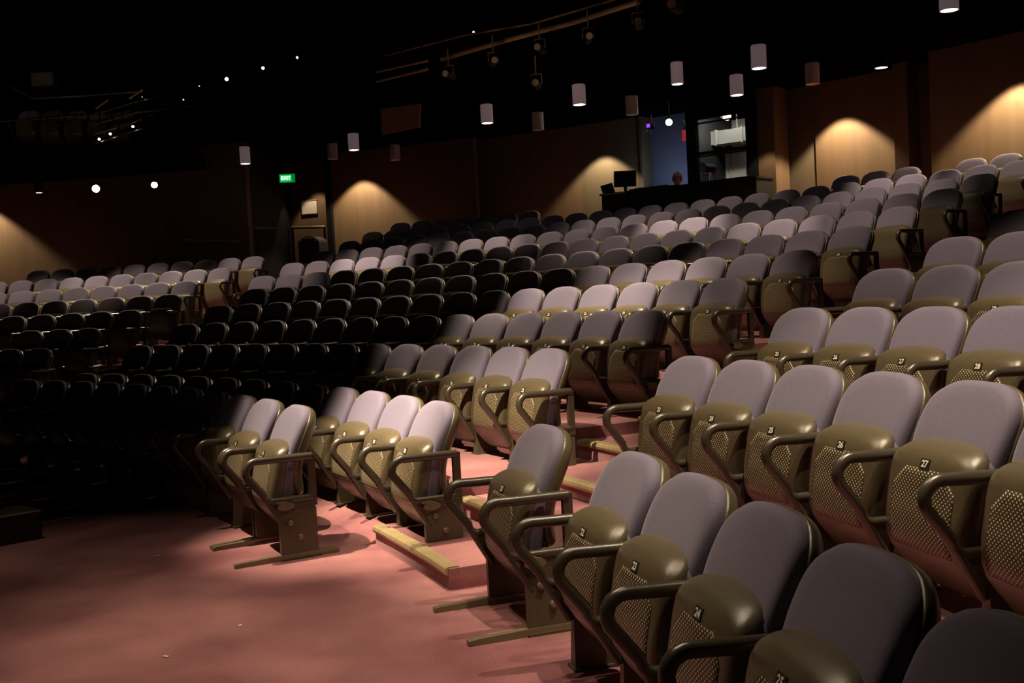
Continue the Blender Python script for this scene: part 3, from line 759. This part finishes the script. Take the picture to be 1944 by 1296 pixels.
# ceiling over the rear rows, high void over the stage side, side walls
struct(MB().sector(21.6, 30, -.9, 1.29, CEIL, CEIL+.3, n=60).build('ceiling', M['ceil']))
struct(MB().sector(22.0, 30, 1.29, 1.9, 4.45, 4.70, n=20).build('ceiling', M['ceil']))
struct(MB().box(-16, 14, -6, 36, 11.0, 11.2).build('ceiling', M['ceil']))
struct(MB().sector(29.5, 29.7, -.9, 1.9, 0, 11, n=50).build('wall_outer', M['ceil']))
struct(MB().box(-16.2, -16, -6, 36, -.3, 11).build('wall_stage_left', M['ceil']))
struct(MB().box(14, 14.2, -6, 36, -.3, 11).build('wall_stage_right', M['ceil']))
struct(MB().box(-16, 14, -6.2, -6, -.3, 11).build('wall_stage', M['ceil']))
struct(MB().box(-16, 14, -6, 36, -.6, -.32).build('floor_base', M['ceil']))

# ------------------------------------------------------------------ pendant cylinder lamps
M['lamp_body_glow'] = mat('lamp_body_added_glow', (.62, .5, .5), .5, emis=(1, .72, .78), estr=.055)  # faint emission stands in for light falling on the painted lamp bodies
PEND = []
def pendant(px, py, on, label, z=4.6, dia=.225, hgt=.33, group=None, dark=False):
    p = at_z(px, py, z); t = empty('cylinder_downlight', p); tag(t, label, 'ceiling light', group)
    n = 28; r = dia/2; vs = []; fs = []
    prof = [(r-.012, .05), (r-.012, 0), (r, 0), (r, hgt), (r*.9, hgt+.01)]
    for (rr, zz) in prof: vs += [(rr*cos(2*pi*k/n), rr*sin(2*pi*k/n), zz) for k in range(n)]
    for j in range(len(prof)-1):
        for k in range(n): fs.append([j*n+k, j*n+(k+1) % n, (j+1)*n+(k+1) % n, (j+1)*n+k])
    fs.append([(len(prof)-1)*n+k for k in range(n)])
    MB().add(vs, fs).build('lamp_body', M['black'] if dark else M['lamp_body'], t, smooth=True, sharp=40)
    if on and not dark: t.children[0].data.materials[0] = M['lamp_body_glow']
    MB().cyl((0, 0, .004), r-.013, .02, 24).build('lens', M['glow'] if on else M['lamp_body'], t)
    if on: PEND.append(p)
    MB().cyl((0, 0, hgt), .012, CEIL-z-hgt, 8).build('stem', M['black'], t)
    return t, p
LITZ = {466: 4.35}
LIT = [(466, 311, 'far left lit pendant cylinder lamp, just left above the exit sign'), (672, 285, 'lit pendant cylinder lamp above the left warm wall scallop'),
       (925, 234, 'lit pendant cylinder lamp above the half-hidden warm wall glow'), (1100, 199, 'lit pendant cylinder lamp nearest left of the control booth'),
       (1441, 130, 'large lit pendant cylinder lamp above the booth pillar'), (1802, 20, 'largest lit pendant cylinder lamp at the upper right'),
       (1399, 181, 'small lit pendant cylinder lamp over the projection room window')]
for px, py, lab in LIT: pendant(px, py, True, lab, z=LITZ.get(px, 4.6), dia=.225 if px != 466 else .205, group='lit cylinder lamps')
UNL = [(632, 302, 'faint unlit cylinder lamp left above the warm wall scallop'), (751, 304, 'unlit cylinder lamp right above the left wall scallop'),
       (1022, 247, 'unlit cylinder lamp between the wall glow and the booth'), (1200, 218, 'unlit cylinder lamp left of the violet stage lantern'), (1543, 160, 'unlit cylinder lamp above the right end of the booth')]
for px, py, lab in UNL: pendant(px, py, False, lab, group='unlit cylinder lamps')
pendant(1286, 160, True, 'lit cylinder lamp left above the projection room window', dia=.19, group='lit cylinder lamps')
pendant(1673, 129, True, 'lit lamp with a dark body above the right wall scallop', dia=.21, hgt=.3, dark=True, group='lit cylinder lamps')
pendant(74, 366, True, 'leftmost small lit lamp over the left block', z=4.0, dia=.15, dark=True, group='lit cylinder lamps')
def hotspot(px, py, z, label, r=.055, aim=None, m='glow_hot'):
    p = at_z(px, py, z); t = empty('spotlight', p); tag(t, label, 'spotlight')
    a = atan2(-p.x, -p.y+0); 
    dirv = (Vector((0, 0, H))-p).normalized(); q = dirv.to_track_quat('-Y', 'Z')
    Mx = q.to_matrix().to_4x4()
    b = MB().cyl((0, 0, 0), r*1.15, .22, 20, 'y'); b.v = [Mx @ v for v in b.v]; b.build('lamp_housing', M['black'], t)
    b = MB().cyl((0, -.006, 0), r, .008, 20, 'y'); b.v = [Mx @ v for v in b.v]; b.build('lens', M[m], t)
    b = MB().tube([(0, 0, 0), (0, 0, max(.1, CEIL-p.z))], .012, 6); b.build('hanger_rod', M['black'], t)
    return p
hotspot(182, 358, 4.1, 'glaring spotlight facing the camera above the left block', .075)
hotspot(293, 351, 4.1, 'second glaring spotlight, right of the first above the left block', .062)
PB1 = hotspot(1270, 232, 4.55, 'glaring spotlight left of the red sign on the booth wall', .062)
PB2 = at_R(1377, 214, 28.0)
t = empty('spotlight', PB2); tag(t, 'brightest glaring work light inside the projection room', 'spotlight')
MB().cyl((0, -.01, 0), .085, .02, 20, 'y').build('lens', M['glow_hot'], t); MB().cyl((0, .011, 0), .095, .15, 20, 'y').build('lamp_housing', M['duct'], t); MB().tube([(0, .08, 0), (0, .08, CEIL-PB2.z)], .012, 6).build('hanger_rod', M['duct'], t)
# half-hidden recessed wall glow
p = at_R(912, 250, 26.1); t = oriented('wall_light', p); tag(t, 'half-round warm uplit wall light left of the booth', 'wall light')
MB().prism([(.11*cos(pi*k/12), .085*sin(pi*k/12)) for k in range(13)], 'y', -.02, 0).build('lens', mat('warm_glow', (1, .8, .5), .5, emis=(1, .62, .25), estr=3), t)
b = MB().box(-.14, .14, -.05, .01, -.02, 0); b.build('lamp_shade', M['black'], t)
b = MB().tube([(0, .0, 0), (0, .5, 0)], .02, 6); b.build('bracket', M['black'], t)

# ------------------------------------------------------------------ rigging bar and gallery
def pipe_thing(name, pts, z, label, cat, r=.03, group=None, m='pipe', hang=True, part='pipe'):
    P = [at_z(x, y, z) for x, y in pts]; t = empty(name, P[0]); tag(t, label, cat, group)
    MB().tube([p-P[0] for p in P], r, 10).build(part, M[m], t)
    if hang:
        b = MB()
        for k in (0.08, .5, .92):
            q = P[0].lerp(P[-1], k)-P[0]; b.tube([q, (q.x, q.y, q.z+11-z)], .008, 5)
        b.build('hanger_cable', M['black'], t)
    return t
pipe_thing('rigging_bar', [(838, 112), (962, 76), (1090, 42), (1215, 2)], 5.4, 'long warm-lit rigging bar sloping up to the right below the ceiling', 'rigging bar', .04)
pipe_thing('rigging_bar', [(730, 106), (885, 66), (1010, 45), (1180, -5)], 5.75, 'thin dark upper rigging bar above the warm-lit one', 'rigging bar', .018)
pipe_thing('rigging_bar', [(715, 136), (812, 115)], 5.2, 'short rigging bar, upper of the left pair', 'rigging bar', .022, hang=True)
pipe_thing('rigging_bar', [(715, 154), (811, 131)], 5.1, 'short rigging bar, lower of the left pair', 'rigging bar', .026, hang=True)
def lantern(px, py, z, label, s=1.0):
    p = at_z(px, py, z); t = empty('stage_lantern', p, random.uniform(-.5, .5)); tag(t, label, 'stage lantern', 'stage lanterns under the rigging bar')
    MB().cyl((0, -.12*s, 0), .06*s, .28*s, 14, 'y').build('lamp_housing', M['black'], t)
    MB().cyl((0, -.125*s, 0), .05*s, .006, 14, 'y').build('lens', M['edge'], t)
    b = MB().tube([(-.08*s, 0, 0), (-.08*s, 0, .14*s), (.08*s, 0, .14*s), (.08*s, 0, 0)], .009, 6); b.tube([(0, 0, .14*s), (0, 0, .40*s)], .011, 6); b.build('yoke', M['pipe'], t)
for px, py, z, lab in ((1212, 44, 5.0, 'stage lantern at the right end of the rigging bar'), (1025, 92, 5.1, 'stage lantern hanging below the middle of the rigging bar'), (937, 117, 5.05, 'dim reddish stage lantern left of the middle one'),
                       (852, 142, 4.95, 'stage lantern under the left end of the rigging bar'), (1117, 72, 5.1, 'small stage lantern between middle and right end of bar'), (1018, 160, 4.4, 'tiny angled lantern high between two lit pendants'), (1281, 12, 4.42, 'stage lantern at the top edge right of the rigging bar')):
    lantern(px, py, z, lab)
p = at_z(762, 196, 5.0); t = empty('acoustic_panel', p, th_of(p)-pi/2+.15); tag(t, 'dim brown hanging acoustic panel under the short rigging bars', 'panel')
MB().add([(-.43, 0, -.52), (.33, 0, -.46), (.43, 0, .48), (-.43, 0, .25), (-.43, .04, -.52), (.33, .04, -.46), (.43, .04, .48), (-.43, .04, .25)], [[0, 1, 2, 3], [7, 6, 5, 4], [0, 4, 5, 1], [1, 5, 6, 2], [2, 6, 7, 3], [3, 7, 4, 0]]).build('panel_face', mat('brown_panel', (.30, .19, .10), .8), t)
b = MB().tube([(-.3, .02, .25), (-.3, .02, 11-p.z)], .008, 5); b.tube([(.3, .02, .4), (.3, .02, 11-p.z)], .008, 5); b.build('hanger_cable', M['black'], t)
# gallery on the upper left
RG = 22.9
zG = at_R(150, 262, RG).z
zs_ = at_R(130, 236, RG+.35).z
for k, px in enumerate((62, 107, 152, 197, 240)):
    p = at_R(px, 250, RG+.35); tt = th_of(p)
    q = empty('theatre_seat', pol(RG+.35, tt, at_R(px, 209, RG+.35).z-.80), tt-pi/2)
    tag(q, f'dim theatre seat on the upper gallery, {ORD[k+1]} from the left', 'seat', 'upper gallery seats')
    D = SEATM[1]
    for nm in ('backrest_shell', 'backrest_cushion', 'seat_shell', 'seat_cushion'): put(D[nm], nm, q)
    put(D['arm_frame'], 'arm_frame', q, (-.266, 0, 0)); put(D['pedestal'], 'pedestal', q, (-.266, 0, 0))
def gal(pts, label, r=.02, m='rail', R=RG-.6, cat='railing', zlow=True, np_=2):
    P = [at_R(x, y, R) for x, y in pts]; t = empty('gallery_rail', P[0]); tag(t, label, cat, 'upper gallery railings')
    MB().tube([p-P[0] for p in P], r, 8).build('rail', M[m], t)
    for k in range(np_):
        q = P[0].lerp(P[-1], (k+.5)/np_)-P[0]; MB().tube([q, (q.x, q.y, q.z-.55)], r*.7, 6).build('post', M['black'], t)
gal([(62, 187), (160, 182), (262, 174)], 'long bright top rail of the upper gallery')
gal([(18, 164), (62, 187)], 'short faint rail at the left end of the upper gallery', .012)
gal([(182, 206), (206, 189)], 'short slanted handrail on the gallery stair, lower left one', .022)
gal([(246, 187), (271, 170)], 'short slanted handrail on the gallery stair, upper right one', .022)
gal([(0, 231), (180, 218), (260, 193), (340, 176), (365, 163)], 'faint curved rail crossing in front of the gallery seats', .012)
gal([(175, 238), (262, 213), (330, 206), (380, 200)], 'curved lower rail of the gallery stair', .02)
gal([(178, 255), (250, 234), (292, 217)], 'inclined middle stair rail of the upper gallery', .02)
gal([(178, 274), (215, 263), (300, 235)], 'inclined bottom stair edge rail of the upper gallery', .022)
gal([(305, 200), (330, 196)], 'short piece of rail right of the gallery stair', .014)
for k, (px, py, r) in enumerate(((188, 264, .024), (209, 254, .024), (252, 240, .024), (272, 232, .022), (322, 229, .010), (348, 189, .010), (270, 184, .010), (378, 163, .008))):
    p = at_R(px, py, RG-.66); t = empty('step_light', p); tag(t, ['lowest bright', 'second bright', 'third bright', 'topmost bright', 'small dim lone', 'small dim high', 'small dim left', 'tiny faint'][k]+' step light on the upper gallery stair', 'step light', 'gallery step lights')
    me = MB().cyl((0, 0, 0), r, .02, 14, 'y').build('lens', M['glow'] if k < 4 else M['glow_dim'], t); MB().cyl((0, .021, 0), r*1.3, .05, 14, 'y').build('lamp_housing', M['black'], t)
p = at_R(80, 150, 26); t = oriented('loudspeaker', p); tag(t, 'dim grey loudspeaker box high on the left above the gallery', 'speaker')
MB().box(-.28, .28, 0, .3, -.16, .16).build('cabinet', mat('grey_box', (.22, .22, .2), .7), t); MB().box(-.25, .25, -.012, 0, -.13, .13).build('grille', mat('grey_grille', (.28, .28, .26), .8), t)
MB().tube([(0, .1, .16), (0, .1, 11-p.z)], .02, 6).build('hanger_rod', M['black'], t)
for k, (px, py, r) in enumerate(((430, 150, .042), (499, 129, .034), (564, 109, .024), (899, 61, .02))):
    p = at_z(px, py, 7.0 if k < 3 else 6.2); t = empty('spot_lamp', p); tag(t, ['largest of three small round lamps in a line high on the left', 'middle of three small round lamps in a line high on the left', 'smallest of three small round lamps high on the left', 'tiny lone lamp high above the rigging bar'][k], 'ceiling light', 'high small lamps')
    b = MB().cyl((0, 0, 0), r, .02, 14, 'y'); b.build('lens', mat('high_lamp', (1, 1, .9), .5, emis=(1, .95, .6), estr=5-1.2*k if k < 3 else 3), t); MB().cyl((0, .021, 0), r*1.3, .1, 14, 'y').build('lamp_housing', M['black'], t)
    MB().tube([(0, .06, 0), (0, .06, 11-p.z)], .01, 5).build('hanger_rod', M['black'], t)

# ------------------------------------------------------------------ black stage treads at the lower left
c0 = at_z(81, 1022, 0); c1 = at_z(0, 1037, 0); u = (c1-c0); u.z = 0; u.normalize(); n_ = Vector((-u.y, u.x, 0))
if n_.y < 0: n_ = -n_
ang = atan2(-u.y, -u.x)
t = empty('stage_steps', c0); tag(t, 'black two-tier stage steps with pale worn edges at the left', 'steps')
Mx = Matrix(((u.x, n_.x, 0, 0), (u.y, n_.y, 0, 0), (0, 0, 1, 0), (0, 0, 0, 1)))
b = MB().box(0, 1.8, 0, .36, 0, .19, Mx); b.build('lower_tread', M['darkbox'], t)
b = MB().box(.0, 1.8, .36, .72, 0, .39, Mx); b.v = [v+u*.14 for v in b.v]; b.build('upper_tread', M['darkbox'], t)
b = MB().box(0, 1.8, -.004, .008, .186, .194, Mx); b.box(.14, 1.94, .356, .368, .386, .394, Mx); b.build('edge_trim', M['edge'], t)
# specks of litter on the carpet
for k, (px, py, lab) in enumerate(((299, 1056, 'tiny pale scrap on the carpet near the front row'), (456, 1188, 'tiny pale crumb on the open carpet, middle of the floor'), (315, 1247, 'tiny thin paper scrap on the open carpet at the bottom left'))):
    p = at_z(px, py, 0); o = MB().box(-.016, .016, -.007, .007, 0, .004).build('paper_scrap', M['white'], None, (p.x, p.y, .001)); o.rotation_euler = (0, 0, .6+k); tag(o, lab, 'litter')

# ------------------------------------------------------------------ light
w = bpy.data.worlds.new('w'); SC.world = w; w.use_nodes = True
w.node_tree.nodes['Background'].inputs[0].default_value = (.5, .4, .35, 1); w.node_tree.nodes['Background'].inputs[1].default_value = 0.0
WARM = (1.0, 0.80, 0.56)
def spot(pos, tgt, power, deg, blend=.3, rad=.06, col=WARM):
    l = bpy.data.lights.new('spot_light', 'SPOT'); l.energy = power; l.spot_size = math.radians(deg); l.spot_blend = blend; l.shadow_soft_size = rad; l.color = col
    o = bpy.data.objects.new('spot_light', l); COL.objects.link(o); o.location = pos
    o.rotation_euler = (Vector(tgt)-Vector(pos)).to_track_quat('-Z', 'Y').to_euler(); return o
def pool(tgt, rad_m, lvl, h=6.6, off=(-.38, 0.05), blend=.35, col=WARM, z0=None, src=.05):
    """a round pool of light of radius rad_m at tgt, irradiance level lvl"""
    tgt = Vector(tgt); hh = h-tgt.z; pos = Vector((tgt.x+off[0]*hh, tgt.y+off[1]*hh, h)); D = (pos-tgt).length
    return spot(pos, tgt, lvl*D*D*4*pi, 2*math.degrees(math.atan(rad_m/D)), blend, src, col)
def P3(row, th, dz=.6): return pol(ROWS[row][0], th, ROWS[row][1]+dz)
V = (-.13, .12)
POOLS = [
 ((0.4, 4.9, .4), 2.4, 0.6, dict(blend=.7, off=(.0, -.50))),
 ((0.2, 4.6, 0.3), 3.6, 0.58, dict(blend=.6, off=V)),
 ((0.4, 4.8, 0.3), 3.2, 0.42, dict(blend=.5, off=(-.38, .10))),
 ((-2.6, 5.4, 0.0), 2.8, 0.30, dict(blend=.8, off=V)),
 ((-1.2, 3.6, 0.0), 2.6, 0.52, dict(blend=.8, off=V)),
 ((-0.30, 7.35, .3), 1.25, 6.5, dict(blend=.9, off=(-.26, -.55))),
 ((-1.05, 6.75, .2), 1.2, 5.5, dict(blend=.9, off=(-.33, -.12))),
 ((-0.25, 6.0, .1), .9, 3.0, dict(blend=.9, off=V)),
 ((0.3, 9.2, .7), 1.7, 2.4, dict(blend=.5, off=V)),
 ((1.9, 4.8, .7), 2.5, 3.1, dict(blend=.6, off=(-.04, -.20))),
 ((3.3, 7.4, 1.2), 2.2, 2.1, dict(blend=.6, off=(-.06, -.18))),
]
for tg, r_, lv, kw in POOLS: pool(tg, r_, lv, **kw)
for row, th, r_, lv in (('E', .645, 1.35, 5.0), ('F', .655, 1.2, 1.8), ('F', .60, 1.2, 1.2), ('E', .545, 1.2, .8)):
    pool(P3(row, th), r_, lv*1.45, h=7.2, off=(-.25, -.1), blend=.8)
for row, th, r_, lv in (('G', .60, 1.6, .8), ('H', .665, .9, 2.5), ('H', .60, 1.3, .9), ('H', .76, 2.2, .9), ('I', .775, 1.0, 4.0), ('I', .67, 1.8, 1.1),
                        ('I', .95, 1.0, 2.6), ('I', .88, 1.6, 1.0), ('I', 1.04, 1.2, 1.3), ('J', .85, 1.6, 1.1), ('J', .66, 1.5, 1.0), ('K', .69, .9, 2.4), ('K', .62, 1.0, 1.2), ('K', .8, 1.2, .7),
                        ('H', 1.02, 1.0, 4.5), ('H', 1.08, 1.3, 1.6), ('G', 1.08, 1.3, 1.2), ('H', 1.20, 1.3, 1.6), ('G', 1.22, 1.6, 1.3), ('H', 1.30, 1.4, 2.2), ('G', 1.33, 1.5, 1.4), ('H', 1.40, 1.2, 1.4), ('I', 1.19, .8, 1.2)):
    pool(P3(row, th), r_, lv*1.4, h=4.85, off=(-.35, -.35), blend=.9, src=.04)
for row, th, r_, lv in (('F', .78, 2.2, 1.3), ('G', .72, 2.2, 1.5), ('G', .90, 2.4, 1.5), ('F', .95, 2.0, 1.1), ('E', .90, 2.0, .7), ('G', 1.25, 2.4, 2.0), ('F', 1.22, 2.4, 2.0), ('E', 1.2, 2.0, 1.2), ('D', .85, 2.2, .4), ('H', .80, 2.0, 1.2)):
    q = P3(row, th); u_ = (cos(th)*.95, sin(th)*.95)
    pool(q, r_, lv, h=4.9, off=u_, blend=.9, src=.05)  # rim spots added behind the rows to edge-light the seat tops
# low fill added from the stage side to light the hanging lamp bodies
for px_, y_, z_, e_ in ((-9.0, 3.0, 4.2, 1.2), (-4.0, -3.0, 4.5, 1.5)):
    spot((px_, y_, z_), (3.5, 19.5, 4.2), e_, 44, .8, .15, (1, .78, .62))
for p in PEND:
    spot(p-Vector((0, 0, .02)), p-Vector((0, 0, 2)), 5, 66, .7, .09, (1, .82, .6))
for px_, py_ in ((930, 84), (1120, 30)):
    q = at_z(px_, py_, 5.4); spot((q.x-.4, q.y-1.3, 3.9), q, 16, 95, .8, .06, (1, .72, .42))  # added spots under the rigging bar, only to brighten it
for t_ in (1.35, 1.42, 1.49, 1.56):
    spot(pol(18.6, t_, 4.72), pol(22.4, t_, 6.05), 16, 36, .6, .05, (1, .76, .5))  # unseen spots added to light the gallery rails
# wall washers
def washer(px, py, R, power, alpha=52, off=.45, col=(1, .76, .50), dth=0):
    ap = at_R(px, py, R); tt = th_of(ap)
    o = .45; dz = o/tan(math.radians(alpha)); p = pol(R-o, tt, ap.z+dz)
    return spot(p, p+Vector((0, 0, -1)), power, 2*alpha, .32, .04, col)
washer(690, 343, 26.6, 215, 48)
washer(1148, 298, 27.0, 165, 50)
washer(1603, 226, 26.75, 285, 50)
washer(1940, 160, 26.0, 300, 52)
washer(-40, 392, 23.75, 230, 52)
washer(606, 368, 27.4, 60, 38)  # extra washer added to light the notice board
washer(1462, 290, 26.2, 45, 40)
# booth interior
def point(pos, power, col, rad=.08):
    l = bpy.data.lights.new('lamp', 'POINT'); l.energy = power; l.color = col; l.shadow_soft_size = rad
    o = bpy.data.objects.new('lamp', l); COL.objects.link(o); o.location = pos; return o
point(PB2+Vector((0, -.15, -.1)), 28, (1, .95, .85))
point(at_R(1262, 335, 26.6), 9, (.6, .72, 1))  # added bluish source that brightens the booth side wall
pq = at_R(1368, 330, 27.6); spot((pq.x, pq.y, CEIL-.1), at_R(1375, 330, 28.8), 60, 110, .5, .06, (1, .93, .82))  # added spot hidden above the window head, lifts the lower room
SC.view_settings.view_transform = 'Standard'; SC.view_settings.look = 'None'; SC.view_settings.exposure = 0.35; SC.view_settings.gamma = 1.0
SC.cycles.max_bounces = 6; SC.cycles.diffuse_bounces = 3; SC.cycles.glossy_bounces = 3; SC.cycles.sample_clamp_indirect = 4; SC.cycles.caustics_reflective = False; SC.cycles.caustics_refractive = False
